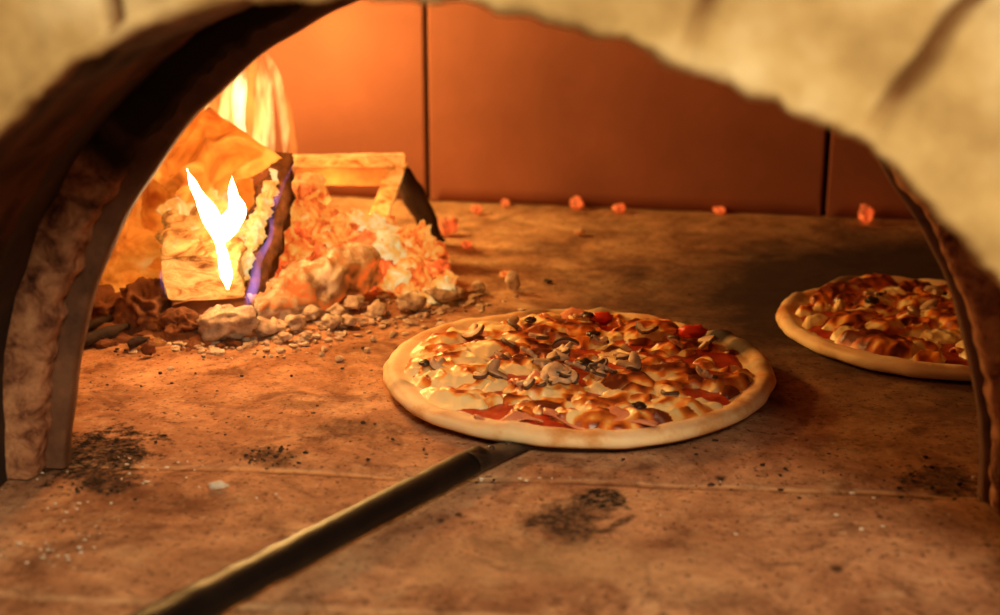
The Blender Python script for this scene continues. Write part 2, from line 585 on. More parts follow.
def front_profile(th):
    r0 = interp(FRONT, th) + 0.0022 * N((th * 0.35, 0, 0)) + 0.0012 * N((th * 1.3, 5, 0))
    ed = 0.006 + 0.002 * N((th * 0.6, 3, 0))
    a = radians(th)
    pr = []
    for r in [0.95, 0.80, 0.66] + [0.60 - k * 0.004 for k in range(60)]:
        if r <= r0 + ed:
            break
        x, z = CX + r * cos(a), r * sin(a)
        jn = jointness(x, z)
        pr.append((0.62 + 0.010 * jn, r, {'joint': jn, 'brick_shade': 0.0}, 1.0))
    while len(pr) < 70:
        pr.append((0.62, r0 + ed, {'joint': jointness(CX + (r0 + ed) * cos(a), (r0 + ed) * sin(a)), 'brick_shade': 0.0}, 1.0))
    for k in range(1, 8):   # worn rounded arris
        q = k / 7 * pi / 2
        pr.append((0.62 + ed * (1 - cos(q)), r0 + ed * (1 - sin(q)), {'joint': 0.0, 'brick_shade': max(0, (k - 5) / 2)}, 1.2))
    for k in range(1, 14):
        y = 0.62 + ed + (0.80 - 0.62 - ed) * k / 13
        pr.append((y, r0 * (1 - k / 13) + (0.347 + .012 * max(0, sin(a))) * k / 13, {'joint': 0.0, 'brick_shade': 1.0, 'left_shade': min(1.0, max(0.0, (th - 90) / 30))}, 1.0))  # left half darkened: its unlit shade is put into the colour
    return pr


arch('wall_front', front_profile, M_STONE, 'cream stone block front of the oven, arched above the opening', 0.0035, ['joint', 'brick_shade', 'left_shade'], 420)


def brick_ring(th):
    r1 = 0.3455 + .018 * max(0, sin(radians(th)))
    pr = [(0.800, 0.43, None, 0.0), (0.800, r1 + .004, None, .3)]
    pr += [(0.802 + 0.060 * k / 7, r1 + 0.001 * N((th * .2, k, 0)), None, 0.8) for k in range(8)]
    return pr


arch('trim_1', brick_ring, M_SOOT, 'sooty dark brick ring inside the arched mouth', 0.0025)


LIP = [(0, .3170), (19, .3165), (30, .3205), (40, .3230), (48, .3290), (60, .345), (100, .345), (108, .3375), (116, .3327), (128, .3246), (140.5, .3169), (152, .3127), (163, .3100), (170, .3095), (180, .3140)]


def mottled_ring(th):
    # front-facing worn brick edge, wide on both sides
    j = 0.004 * N((th * 0.18, 7, 0)) + 0.003 * N((th * 0.6, 17, 0))
    ro = 0.374
    ri = interp(LIP, th) + interp([(0, .0045), (60, .006), (110, .0135)], th) + j * (1 if th > 90 else .6)
    sf = min(1.0, max(0.0, (144 + 5 * N((th * .3, 0, 0)) - th) / 8)) if th > 90 else min(1.0, max(0.0, (th - 60) / 20))  # painted shade over the crown, fading out down both sides
    return [(y_, r_, {'brick_shade': sf}, 1.0) for y_, r_ in ((0.866, ro), (0.863, ro - .008), (0.863, (ro + ri) / 2), (0.864, ri + .003), (0.867, ri), (0.876, ri - .001), (0.886, ri))]


arch('trim_2', mottled_ring, M_MOTTLE, 'mottled worn brick edge behind the sooty ring', 0.0028, ['brick_shade'], n=360)


def lip_ring(th):
    ri = interp(LIP, th)
    return [(0.884, 0.365), (0.884, ri + .003), (0.885, ri + .0008), (0.8875, ri), (0.897, ri), (0.899, ri + .002), (0.905, 0.37), (0.905, 0.95)]


arch('trim_3', lip_ring, M_LIP, 'thin rusty iron arch lining the oven mouth', 0.0006)




# chamber walls
def slab_wall(name, p0, p1, h, mat, label, joints=(), thick=0.06, out=1):
    nx, nz = 160, 24
    V, J = [], []
    d = Vector((p1[0] - p0[0], p1[1] - p0[1], 0))
    L = d.length
    d.normalize()
    nrm = Vector((-d.y, d.x, 0)) * out
    for i in range(nx):
        for k in range(nz):
            s = i / (nx - 1)
            # crowd columns near joints
            x = s * L
            z = h * k / (nz - 1)
            V.append(Vector((p0[0], p0[1], z)) + d * x)
            J.append(0.0)
    cols = sorted(set([round(L * i / 60, 4) for i in range(61)] + [round(j + e, 4) for j in joints for e in (-.007, -.0032, -.0028, 0, .0028, .0032, .007)]))
    V, J = [], []
    for x in cols:
        g = 1.0 if any(abs(x - j) < .0030 for j in joints) else 0.0
        for k in range(nz):
            z = h * k / (nz - 1)
            V.append(Vector((p0[0], p0[1], z)) + d * x + nrm * (0.012 * g + 0.002 * fbm((x, z, 0), 7)))
            J.append(g)
    n1 = len(V)
    o = mesh(name, V, gridfaces(len(cols), nz), mat, attrs={'joint': J})
    m = o.modifiers.new('solid', 'SOLIDIFY')
    m.thickness = thick
    m.offset = 1 if out < 0 else -1
    tag(o, label, kind='structure')
    return o


PB0, PB1 = Vector((-0.95, 1.868)), Vector((0.75, 1.703))
jl = []
for q in (at(428, 200), at(823, 214)):
    jl.append((Vector((q.x, q.y)) - PB0).dot((PB1 - PB0).normalized()))
slab_wall('wall_back', PB0, PB1, 0.46, M_CLAY, 'red-brown clay slab back wall of the oven with dark upright joints', jl)
slab_wall('wall_left', (-0.80, 0.90), (-0.80, 1.86), 0.46, M_CLAY, 'left clay wall of the oven chamber')
slab_wall('wall_right', (0.64, 1.72), (0.64, 0.90), 0.46, M_CLAY, 'right clay wall of the oven chamber')


def ceiling():
    V = []
    nx, ny = 40, 20
    for i in range(nx):
        for j in range(ny):
            s = i / (nx - 1)
            x = -0.84 + 1.52 * s
            y = 0.88 + 1.02 * j / (ny - 1)
            z = 0.42 + 0.10 * sin(pi * s)
            V.append((x, y, z))
    o = mesh('ceiling', V, gridfaces(nx, ny, flip=True), M_DOME)
    m = o.modifiers.new('solid', 'SOLIDIFY')
    m.thickness = 0.05
    m.offset = -1
    tag(o, 'low brick vault over the oven chamber', kind='structure')


ceiling()


# ------------------------------------------------------------------ shapes
def chunk(name, loc, size, mat, seed=0, sub=3, rz=0.0, rough=0.30, parent=None, facet=True, tilt=0.0):
    """broken lump: size = half extents"""
    vs, fs = ICO[sub]
    rnd = random.Random(seed * 7 + 3)
    planes = []
    if facet:
        for _ in range(9):
            nrm = Vector((rnd.gauss(0, 1), rnd.gauss(0, 1), rnd.gauss(0, 1))).normalized()
            planes.append((nrm, rnd.uniform(0.62, 0.95)))
    R = Matrix.Rotation(rz, 3, 'Z') @ Matrix.Rotation(tilt, 3, 'Y')
    V = []
    for v in vs:
        p = v.copy()
        for nrm, d in planes:
            e = p.dot(nrm)
            if e > d:
                p -= nrm * (e - d)
        p *= 1 + rough * fbm(v, 1.6, seed * 3.1) + rough * 0.5 * fbm(v, 4.5, seed)
        p = R @ Vector((p.x * size[0], p.y * size[1], p.z * size[2]))
        V.append(p)
    zmin = min(p.z for p in V)
    V = [p - Vector((0, 0, zmin)) for p in V]      # origin at the base
    o = mesh(name, V, fs, mat, parent)
    o.location = loc
    return o


def tube(name, pts, radii, mat, seg=24, sub=10, rough=0.0, rs=30.0, parent=None, flat=1.0, seed=0.0, cap=True, ridge=0.0):
    """swept tube through pts (Catmull-Rom), radii per point"""
    P = [Vector(p) for p in pts]
    n = len(P)
    path = []
    for i in range(n - 1):
        p0, p1, p2, p3 = P[max(i - 1, 0)], P[i], P[i + 1], P[min(i + 2, n - 1)]
        for k in range(sub):
            u = k / sub
            path.append((0.5 * ((2 * p1) + (p2 - p0) * u + (2 * p0 - 5 * p1 + 4 * p2 - p3) * u * u + (3 * p1 - p0 - 3 * p2 + p3) * u ** 3),
                         radii[i] + (radii[i + 1] - radii[i]) * (u * u * (3 - 2 * u))))
    path.append((P[-1], radii[-1]))
    V = []
    ref = Vector((0, 1, 0.12)).normalized()
    for i, (p, r) in enumerate(path):
        a = path[max(i - 1, 0)][0]
        b = path[min(i + 1, len(path) - 1)][0]
        tg = (b - a).normalized()
        sd = tg.cross(ref).normalized()
        up = sd.cross(tg).normalized()
        for k in range(seg):
            q = 2 * pi * k / seg
            rr = r * (1 + ridge * abs(sin(q * 4 + seed)) * 0.5)
            d = sd * cos(q) + up * sin(q) * flat
            v = p + d * rr
            if rough:
                v = p + d * (rr + rough * fbm(v, rs, seed))
            V.append(v)
    F = gridfaces(len(path), seg, wrapv=True)
    if cap:
        for base, idx in ((0, 0), (len(path) - 1, len(path) - 1)):
            V.append(path[idx][0].copy())
            ci = len(V) - 1
            for k in range(seg):
                a, b = base * seg + k, base * seg + (k + 1) % seg
                F.append((ci, b, a) if base else (ci, a, b))
    return mesh(name, V, F, mat, parent)


def plank(name, a, b, w, h, mat, up=Vector((0, 0, 1)), seg=24, rough=0.002, parent=None, seed=0, taper=1.0, extra=None):
    """squared timber from a to b with worn edges"""
    a, b = Vector(a), Vector(b)
    tg = (b - a).normalized()
    sd = tg.cross(up).normalized()
    u2 = sd.cross(tg).normalized()
    ring = []
    for (cx, cy) in ((1, 1), (-1, 1), (-1, -1), (1, -1)):
        for k in range(6):
            q0 = {(1, 1): 0, (-1, 1): 90, (-1, -1): 180, (1, -1): 270}[(cx, cy)]
            q = radians(q0 + 90 * k / 5)
            ring.append((cx * 0.84 + 0.16 * cos(q), cy * 0.84 + 0.16 * sin(q)))
        nx = {(1, 1): (-1, 1), (-1, 1): (-1, -1), (-1, -1): (1, -1), (1, -1): (1, 1)}[(cx, cy)]
        for k in (1, 2, 3):
            s = k / 4
            e = (cx * (1 - s) + nx[0] * s, cy * (1 - s) + nx[1] * s)
            if cx == nx[0]:
                ring.append((cx, e[1] * 0.9))
            else:
                ring.append((e[0] * 0.9, cy))
    V = []
    nr = len(ring)
    for i in range(seg + 1):
        s = i / seg
        p = a.lerp(b, s)
        tp = 1 + (taper - 1) * s
        for (x, y) in ring:
            v = p + sd * (x * w * tp) + u2 * (y * h * tp)
            v = v + (sd * x + u2 * y) * rough * fbm(v, 40, seed) + (sd * x + u2 * y) * rough * 1.5 * fbm(v, 12, seed)
            V.append(v)
    F = gridfaces(seg + 1, nr, wrapv=True, flip=True)
    F.append(tuple(range(nr)))
    F.append(tuple(reversed(range(seg * nr, seg * nr + nr))))
    return mesh(name, V, F, mat, parent)


# ------------------------------------------------------------------ pizza
def pizza(loc, R, rz, label, seed, n_cheese, n_mush, detail, bubbles, tongue):
    rnd = random.Random(seed)
    root = empty('pizza', loc, rz)
    tag(root, label, 'pizza')

    def edge(a):
        return R * (1 + 0.018 * N((cos(a) * 1.3, sin(a) * 1.3, seed)) * 2 + 0.007 * N((cos(a) * 6, sin(a) * 6, seed + 2)) * 2)

    def crust_h(a):
        return 0.0145 + 0.0045 * N((cos(a) * 2.2, sin(a) * 2.2, seed + 5)) + 0.002 * N((cos(a) * 9, sin(a) * 9, seed))

    na = 220
    prof = [(0.0, .0075), (.3, .0075), (.6, .0075), (.8, .0075), (.87, .008), (.893, .0095), (.915, .0118), (.938, .0128), (.960, .0126), (.978, .0112), (.992, .0088), (1.0, .0060), (.996, .0028), (.982, .0006), (.90, 0), (.5, 0), (.02, 0)]
    V, toast, char = [], [], []
    for i in range(na):
        a = 2 * pi * i / na
        e, hh = edge(a), crust_h(a) / 0.0150
        for (r, z) in prof:
            zz = z * hh if r > .86 else z
            x, y = cos(a) * e * r, sin(a) * e * r
            b = 0.0
            ch = 0.0
            for (ba, br, bh, bc) in bubbles:
                px, py = cos(ba) * R * .93, sin(ba) * R * .93
                g = exp(-((x - px) ** 2 + (y - py) ** 2) / br ** 2)
                b += bh * g
                ch = max(ch, bc * min(1, g * 1.6))
            if z > .006:
                zz += b
            zz += 0.0012 * fbm((x, y, z), 50, seed) if r > .8 and z > .001 else 0
            V.append((x, y, zz))
            toast.append(max(0, min(1, (r - .84) * 5 * (z > .009) * (0.55 + 0.9 * N((x * 25, y * 25, seed))))))
            char.append(max(0, min(1, ch * (z > .004))))
    mesh('crust', V, gridfaces(na, len(prof), wrapu=True), M_CRUST, root, attrs={'toast': toast, 'char': char})

    # sauce
    V, F = [(0, 0, .0095)], []
    nr, na2 = 26, 160
    for j in range(1, nr + 1):
        for i in range(na2):
            a = 2 * pi * i / na2
            r = j / nr * edge(a) * (.900 + .012 * N((cos(a) * 7, sin(a) * 7, seed + 3)))
            x, y = cos(a) * r, sin(a) * r
            V.append((x, y, .0092 + .0014 * fbm((x, y, 0), 60, seed) + (0.0005 if j < nr - 1 else -.002)))
    for i in range(na2):
        F.append((0, 1 + i, 1 + (i + 1) % na2))
    for j in range(nr - 1):
        for i in range(na2):
            a0 = 1 + j * na2
            F.append((a0 + i, a0 + na2 + i, a0 + na2 + (i + 1) % na2, a0 + (i + 1) % na2))
    mesh('sauce', V, F, M_SAUCE, root)

    # cheese: one melted sheet of many merged, unevenly browned bulges, sauce showing between
    blobs = []
    tries = 0
    while len(blobs) < n_cheese and tries < 6000:
        tries += 1
        a, r = rnd.uniform(0, 2 * pi), sqrt(rnd.uniform(0, 1)) * R * .84
        x, y = cos(a) * r, sin(a) * r
        if detail and (x / .022) ** 2 + ((y + .030) / .032) ** 2 < 1:
            continue
        if any((x - p[0]) ** 2 + (y - p[1]) ** 2 < (R * .105) ** 2 for p in blobs):
            continue
        big = rnd.random() < .45
        L_ = rnd.uniform(.020, .034) if big else rnd.uniform(.010, .018)
        W_ = L_ * rnd.uniform(.45, .75)
        rot = rnd.uniform(-.7, .7) if rnd.random() < .75 else rnd.uniform(-1.6, 1.6)
        blobs.append((x, y, L_, W_, cos(rot), sin(rot), rnd.uniform(.006, .0115) * (1 if big else .75), rnd.uniform(-.30, .34) + .30 * x / R + .12 * y / R))
    n = 330 if detail else 220
    idx, V, B, F = {}, [], [], []
    for i in range(n):
        for j in range(n):
            x0, y0 = (i / (n - 1) * 2 - 1) * R * .92, (j / (n - 1) * 2 - 1) * R * .92
            dd = sqrt(x0 * x0 + y0 * y0)
            lim = edge(math.atan2(y0, x0)) * .905
            if dd > lim:
                continue
            wx = x0 + .0060 * N((x0, y0, 0), 45, seed) + .0024 * N((x0, y0, 3), 130, seed)
            wy = y0 + .0050 * N((x0, y0, 7), 45, seed) + .0022 * N((x0, y0, 9), 130, seed)
            best, bb, bf, sm = -1, 0, 0, 0.0
            for (bx, by, L_, W_, cr, sr, hh, bs) in blobs:
                dx, dy = wx - bx, wy - by
                if abs(dx) > .045 or abs(dy) > .045:
                    continue
                u, v_ = (dx * cr + dy * sr) / L_, (-dx * sr + dy * cr) / W_
                q = u * u + v_ * v_
                if q < 1.25:
                    f = (1.25 - q) / 1.25
                    hv = hh * f ** .62 * (1 if detail else 1.35)
                    sm += f
                    if hv > best:
                        best, bb, bf = hv, bs, f
            low = .0098
            if best < 0:
                z = low - .0030
                br = .5
            else:
                crease = .0022 * (1 - abs(N((x0 * 1.0, y0 * 1.5, 0), 62, seed + 1)) * 3.2)
                z = low - .0026 + best + crease * min(1, bf * 2) + .0007 * N((x0, y0, 0), 210, seed)
                br = bb + .55 * best / .010 + .9 * N((x0, y0 * 1.35, bb), 36, seed) + .55 * N((x0, y0, bb), 95, seed) + .25 * (crease / .0022)
            fade = min(1.0, max(0.0, (lim - dd) / .009))
            z = (low - .003) + (z - low + .003) * fade ** .6
            idx[(i, j)] = len(V)
            V.append((x0, y0, z))
            B.append(max(0.0, min(1.0, br)))
    for (i, j), k in idx.items():
        if (i + 1, j) in idx and (i, j + 1) in idx and (i + 1, j + 1) in idx:
            F.append((k, idx[(i + 1, j)], idx[(i + 1, j + 1)], idx[(i, j + 1)]))
    mesh('cheese', V, F, M_CHEESE, root, attrs={'brown': B})

    # mushroom slices: cap and stem outline, bent, thin
    OUT = [(-.2, -1), (.2, -1), (.26, -.4), (.30, -.05), (.62, -.22), (.95, -.12), (1.0, .15), (.82, .55), (.45, .82), (0, .92), (-.45, .82), (-.82, .55), (-1.0, .15), (-.95, -.12), (-.62, -.22), (-.30, -.05), (-.26, -.4)]

    def mushroom(x, y, z, s, rot, tx, ty, bend):
        n = len(OUT)
        V, F, mi = [], [], []
        th = .0016
        for lay, zz, sc in ((0, -th, .93), (1, -th * .4, 1.0), (2, th * .4, 1.0), (3, th, .93)):
            for (u, v) in OUT:
                V.append(Vector((u * s * sc, v * s * .9 * sc, zz + bend * u * u * s)))
        V.append(Vector((0, .3 * s, -th)))
        V.append(Vector((0, .3 * s, th)))
        for L in range(3):
            for i in range(n):
                F.append((L * n + i, L * n + (i + 1) % n, (L + 1) * n + (i + 1) % n, (L + 1) * n + i))
                mi.append(1 if 4 <= i <= 12 else 0)
        for i in range(n):
            F.append((4 * n, (i + 1) % n, i))
            F.append((4 * n + 1, 3 * n + i, 3 * n + (i + 1) % n))
            mi += [0, 0]
        Rm = Matrix.Rotation(rot, 3, 'Z') @ Matrix.Rotation(tx, 3, 'X') @ Matrix.Rotation(ty, 3, 'Y')
        o = mesh('mushroom_slice', [Rm @ v for v in V], F, [M_MUSH, M_MUSHDARK], root, midx=mi)
        o.location = (x, y, z)

    for k in range(n_mush):
        if k < n_mush * .6 and detail:
            x, y = rnd.gauss(0.0, .026), rnd.gauss(-.03, .026)
        else:
            a, r = rnd.uniform(0, 2 * pi), sqrt(rnd.uniform(0, 1)) * R * .76
            x, y = cos(a) * r, sin(a) * r
        mushroom(x, y, rnd.uniform(.015, .021), rnd.uniform(.007, .012), rnd.uniform(0, 2 * pi), rnd.uniform(-.7, .9), rnd.uniform(-.6, .6), rnd.uniform(-.4, .5))

    # ham: thin wavy strips
    def ham(x, y, rot, L, Wd, z=.0125):
        V = []
        nu, nv = 28, 8
        for i in range(nu):
            for j in range(nv):
                u, v = i / (nu - 1) - .5, j / (nv - 1) - .5
                w = Wd * (1 - 1.3 * abs(u) ** 2.2)
                V.append((u * L, v * w + .004 * sin(u * 9), .0045 * sin(u * 8 + v * 3) * .7 + .003 * fbm((u, v, seed), 3) - .004 * abs(v)))
        o = mesh('ham_strip', V, gridfaces(nu, nv), M_HAM, root)
        m = o.modifiers.new('thick', 'SOLIDIFY')
        m.thickness = .0016
        o.location = (x, y, z)
        o.rotation_euler = (0, 0, rot)

    if detail:
        ham(.022, -.122, -.10, .085, .026, .0135)
        ham(-.012, .128, .3, .05, .022, .015)
        ham(.050, .105, -.4, .04, .02, .014)
        ham(-.03, -.05, .6, .045, .02, .015)
        ham(-.045, -.132, .15, .05, .010, .0125)
    else:
        ham(-.08, .02, .5, .06, .025)
        ham(-.02, -.09, -.2, .07, .022)

    # olives / burnt basil and peppers
    for k in range(6 if detail else 3):
        if detail:
            x, y = [(.012, .062), (-.122, -.028), (.008, -.018), (-.045, .098), (.005, .118), (.050, -.112)][k]
        else:
            a, r = rnd.uniform(0, 2 * pi), rnd.uniform(.2, .75) * R
            x, y = cos(a) * r, sin(a) * r
        vs, fs = ICO[3]
        s = rnd.uniform(.0045, .0070)
        o = mesh('olive_piece', [Vector((v.x * s * (1.1 + .3 * fbm(v, 2, k)), v.y * s, v.z * s * .45 * (1 + .8 * fbm(v, 2, k + 4)))) for v in vs], fs, M_OLIVE, root)
        o.location = (x, y, .018)
    if detail:
        for (x, y, s) in ((.098, .083, .010), (.018, .120, .008)):
            vs, fs = ICO[3]
            o = mesh('red_pepper_piece', [Vector((v.x * s * (1.2 + .3 * fbm(v, 2, s)), v.y * s * .8, v.z * s * .6 * (1 + .5 * fbm(v, 1.6, x)))) for v in vs], fs, M_PEPPER, root)
            o.location = (x, y, .016)
    return root


pizza((-0.036, 1.092, 0.0072), 0.1600, 0.0,
      'whole baked pizza on the peel with browned cheese, mushrooms and a pale front rim', 11, 92, 40, True,
      [(0.60, .014, .006, 1.0), (0.38, .016, .004, .9), (1.86, .014, .003, .6), (0.05, .012, .003, .35), (3.55, .008, .001, .5), (1.45, .010, .004, .6)], None)
pizza((0.293, 1.270, 0.0008), 0.1475, 0.5,
      'second pizza on the dark floor behind, partly hidden by the right side of the arch', 23, 76, 18, False,
      [(1.6, .018, .005, .8), (2.2, .012, .003, .5)], None)

# ------------------------------------------------------------------ peel
peel = empty('pizza_peel', (-0.034, 1.086, 0))
tag(peel, 'dark metal pizza peel with a long scorched handle reaching under the front pizza', 'pizza peel')


def disc():
    V, F = [], []
    n = 96
    pr = [(0.0, .0024), (.10, .0024), (.138, .0024), (.1395, .0038), (.1415, .0040), (.142, .0030), (.1405, .0012), (.10, .0010), (0.001, .0010)]
    for i in range(n):
        a = 2 * pi * i / n
        for r, z in pr:
            V.append((cos(a) * r, sin(a) * r, z))
    mesh('peel_blade', V, gridfaces(n, len(pr), wrapu=True), M_STEEL, peel)


disc()
h0 = at(505, 449, z=.007) - peel.location
h1 = at(478, 459, z=.009) - peel.location
h2 = at(196, 604, z=.014) - peel.location
h3 = h2 + (h2 - h1) * 0.55
dirv = (h2 - h1).normalized()
tube('handle', [h1 - dirv * .004, h1.lerp(h3, .25), h1.lerp(h3, .5), h1.lerp(h3, .75), h3], [.0080, .0082, .0088, .0094, .0100], M_HANDLE, seg=32, sub=16, rough=.0006, rs=60, parent=peel, flat=1.32)
# the flattened neck where the handle joins the blade
V = []
nk0, nk1 = h1 - dirv * (-0.012), h0 - dirv * 0.035
for i in range(21):
    s = i / 20
    p = nk0.lerp(nk1, s)
    sd = dirv.cross(Vector((0, 0, 1))).normalized()
    w = .0108 + .001 * sin(s * pi / 2)
    hh = .0075 * (1 - s) ** 1.3 + .0014
    for k in range(20):
        q = 2 * pi * k / 20
        V.append(p + sd * (cos(q) * w) + Vector((0, 0, max(sin(q), -1) * hh)) + Vector((0, 0, -.003 * s)))
F = gridfaces(21, 20, wrapv=True, flip=True)
F.append(tuple(range(20)))
F.append(tuple(reversed(range(400, 420))))
mesh('neck', V, F, M_STEEL, peel)
for s_ in (0.35, 0.62):
    vs, fs = ICO[2]
    p = nk0.lerp(nk1, s_)
    o = mesh('rivet', [Vector((v.x * .0028, v.y * .0028, v.z * .0016)) for v in vs], fs, M_STEEL, peel)
    o.location = p + Vector((0, 0, .0075 * (1 - s_) ** 1.3 + .0014 - .003 * s_))

# ------------------------------------------------------------------ the fire
# crumpled paper sack burning on the left
def crumple(name, centre, rad, mat, seed, amp=.35, sub=5, low=1.3, parent=None):
    bm = bmesh.new()
    bmesh.ops.create_icosphere(bm, subdivisions=sub + 1, radius=1)
    V = [v.co.copy() for v in bm.verts]
    F = [tuple(q.index for q in p.verts) for p in bm.faces]
    bm.free()
    W = []
    for v in V:
        a = 1 - abs(N(v, low, seed)) * 2.2
        b = 1 - abs(N(v, low * 2.3, seed + 4)) * 2.0
        c2 = 1 - abs(N(v, low * 5.0, seed + 9)) * 2.0
        r = 1 + amp * (a - .45) + amp * .40 * (b - .5) + amp * .15 * (c2 - .5)
        W.append(Vector((v.x * rad[0] * r, v.y * rad[1] * r, v.z * rad[2] * r)))
    o = mesh(name, W, F, mat, parent)
    o.location = centre
    return o


p = at(168, 208, 1.425)
o = crumple('burning_paper', p, (.086, .050, .082), M_PAPER, 3.0, .62)
tag(o, 'large crumpled paper sack burning orange behind the left side of the arch', 'paper')
# loose flap of the sack folding over to the right
A_, B_, C_, D_ = at(150, 178, 1.345), at(212, 112, 1.385), at(284, 162, 1.335), at(196, 212, 1.315)
V = []
nn = 60
for i in range(nn):
    for j in range(nn):
        u, v = i / (nn - 1), j / (nn - 1)
        q = (A_ * (1 - u) + B_ * u) * (1 - v) + (D_ * (1 - u) + C_ * u) * v
        w = 0.013 * sin(11 * v + 4.0 * u + 1.8 * sin(4 * u)) * (1 - .6 * u) + .018 * (1 - abs(N((u, v, 0), 2.6, 5)) * 2.5) + .004 * N((u, v, 2), 7, 1)
        V.append(q + Vector((0.15, -1, .45)) * w - p)
fl_ = mesh('paper_flap', V, gridfaces(nn, nn), M_PAPER, o)
fm_ = fl_.modifiers.new('thin', 'SOLIDIFY')
fm_.thickness = .0012
p = at(108, 268, 1.33)
o = crumple('burning_paper', p, (.048, .034, .046), M_PAPER, 8.0, .40)
tag(o, 'smaller crumpled lump of burning paper low beside the left jamb', 'paper')
# charred folds below
for k, (px, py, Y, rx, ry, rz_, lab) in enumerate((
        (98, 312, 1.235, .028, .026, .022, 'charred crumpled paper nearest the left jamb, under the burning sack'),
        (148, 312, 1.215, .025, .024, .026, 'dark folded charred paper between the left jamb and the split log'),
        (182, 327, 1.190, .020, .014, .014, 'small dark charred paper fold on the floor against the split log'))):
    o = crumple('charred_paper', at(px, py, Y), (rx, ry, rz_), M_CHARBROWN, 20 + k * 3, .5, 4)
    tag(o, lab, 'charred paper')

# split log, pointing at us
log = empty('split_log', at(205, 318, z=0.0))
tag(log, 'split firewood log pointing forward with a blazing top, behind the white flame', 'firewood')
fa = at(205, 279, 1.205)
fb = at(206, 232, 1.36)
L0 = log.location
plank('wood_body', fa - L0, fb - L0 + Vector((0, 0, 0.014)), .037, .022, M_WOOD, rough=.0035, parent=log, seed=5)
plank('underside', fa - L0 + Vector((0.001, .003, -.035)), fb - L0 + Vector((0, 0, -.016)), .035, .015, M_WOODBROWN, rough=.003, parent=log, seed=6)
rnd = random.Random(5)
for k in range(26):
    px, py = rnd.uniform(166, 242), rnd.uniform(200, 256)
    Y = 1.24 + (252 - py) / 55 * .10
    s = rnd.uniform(.006, .015)
    chunk('glowing_crust', at(px, py, Y) - L0 - Vector((0, 0, s * .6)), (s * 1.2, s, s * .8), M_EMBER_HOT if k % 3 else M_WOOD, 100 + k, 3, rnd.uniform(0, 3), parent=log)

# upright charred bark log
o = tube('bark_log', [at(243, 322, 1.235), at(254, 270, 1.26), at(272, 205, 1.30), at(284, 155, 1.33)], [.014, .017, .019, .009], M_BARK, seg=40, sub=14, rough=.008, rs=55, seed=2)
tag(o, 'upright charred log with rough bark leaning right of the white flame', 'firewood')
g_ = tube('glowing_bark', [at(233, 296, 1.230), at(246, 258, 1.246), at(261, 215, 1.272), at(276, 172, 1.298)], [.004, .0065, .0070, .003], M_EMBER_HOT, seg=36, sub=20, rough=.007, rs=150, seed=5, parent=o)

# ash covered log lying right
o = tube('ash_log', [at(252, 312, 1.235), at(285, 297, 1.265), at(325, 281, 1.30), at(366, 262, 1.345)], [.018, .023, .024, .021], M_ASHLOG, seg=48, sub=16, rough=.012, rs=38, seed=6)
tag(o, 'grey ash-covered log glowing at its near end, in front of the ember pile', 'firewood')
o = tube('charred_log', [at(262, 285, 1.36), at(305, 272, 1.38), at(350, 250, 1.41)], [.020, .024, .020], M_CHAR, seg=36, sub=14, rough=.010, rs=38, seed=9)
tag(o, 'black charred log between the upright log and the ember pile', 'firewood')
o = tube('charred_log', [at(396, 165, 1.56), at(415, 200, 1.56), at(436, 245, 1.555)], [.010, .013, .012], M_CHAR, seg=24, sub=10, rough=.004, rs=38, seed=12)
tag(o, 'thin black log leaning behind the right end of the ember pile', 'firewood')

# burning wooden frame at the back
fr = empty('wooden_frame', at(345, 262, z=0))
tag(fr, 'burning wooden crate corner standing behind the ember pile', 'wood')
L1 = fr.location
plank('top_bar', at(262, 160, 1.48) - L1, at(404, 160, 1.52) - L1, .006, .0055, M_WOOD, rough=.001, parent=fr, seed=3)
plank('side_bar', at(399, 160, 1.52) - L1, at(375, 228, 1.50) - L1, .011, .006, M_WOOD, up=Vector((0, 1, 0)), rough=.001, parent=fr, seed=4)
plank('back_board', at(295, 176, 1.50) - L1, at(388, 176, 1.525) - L1, .004, .010, M_WOODBROWN, rough=.001, parent=fr, seed=8)

# ember pile
rnd = random.Random(77)
for k in range(170):
    s = rnd.random()
    px = 285 + 162 * s
    Y = rnd.uniform(1.33, 1.50) - 0.02 * s
    if s > .6:
        Y = rnd.uniform(1.33, 1.42)
    topy = interp([(0, 190), (.12, 180), (.3, 205), (.45, 225), (.6, 225), (.75, 232), (.9, 250), (1, 275)], s)
    base = at(px, 300, Y)
    x = base.x
    zt = at(px, topy + 10, 1.42).z
    dep = 1 - abs(Y - 1.42) / .12
    z = rnd.uniform(0.0, 1.0) ** .7 * max(0.004, zt) * (0.45 + .55 * max(0, dep))
    sz = rnd.choice([rnd.uniform(.006, .012), rnd.uniform(.013, .023)]) * (1.0 if s < .8 else .8)
    mat = rnd.choice([M_EMBER, M_EMBER, M_EMBER, M_EMBER_HOT, M_EMBER_RED, M_EMBER_RED, M_ASHLOG])
    o = chunk('ember', (x, Y, max(0, z - sz * .5)), (sz * rnd.uniform(.8, 1.5), sz, sz * rnd.uniform(.6, .9)), mat, 300 + k, 3, rnd.uniform(0, 3), .36, tilt=rnd.uniform(-.6, .6))
    tone = {M_EMBER: 'orange', M_EMBER_HOT: 'bright yellow', M_EMBER_RED: 'dull red', M_ASHLOG: 'grey ash-coated'}[mat]
    hgt = 'low' if z < .02 else ('halfway up' if z < .055 else 'high')
    whr = ['left end', 'left half', 'middle', 'right half', 'right end'][min(4, int(s * 5))]
    dpt = 'front' if Y < 1.39 else ('back' if Y > 1.45 else 'core')
    tag(o, '%s ember lump %s in the heap %s, %s' % (tone, hgt, dpt, whr), 'ember', 'ember lumps: %s %s %s %s' % (tone, hgt, dpt, whr))
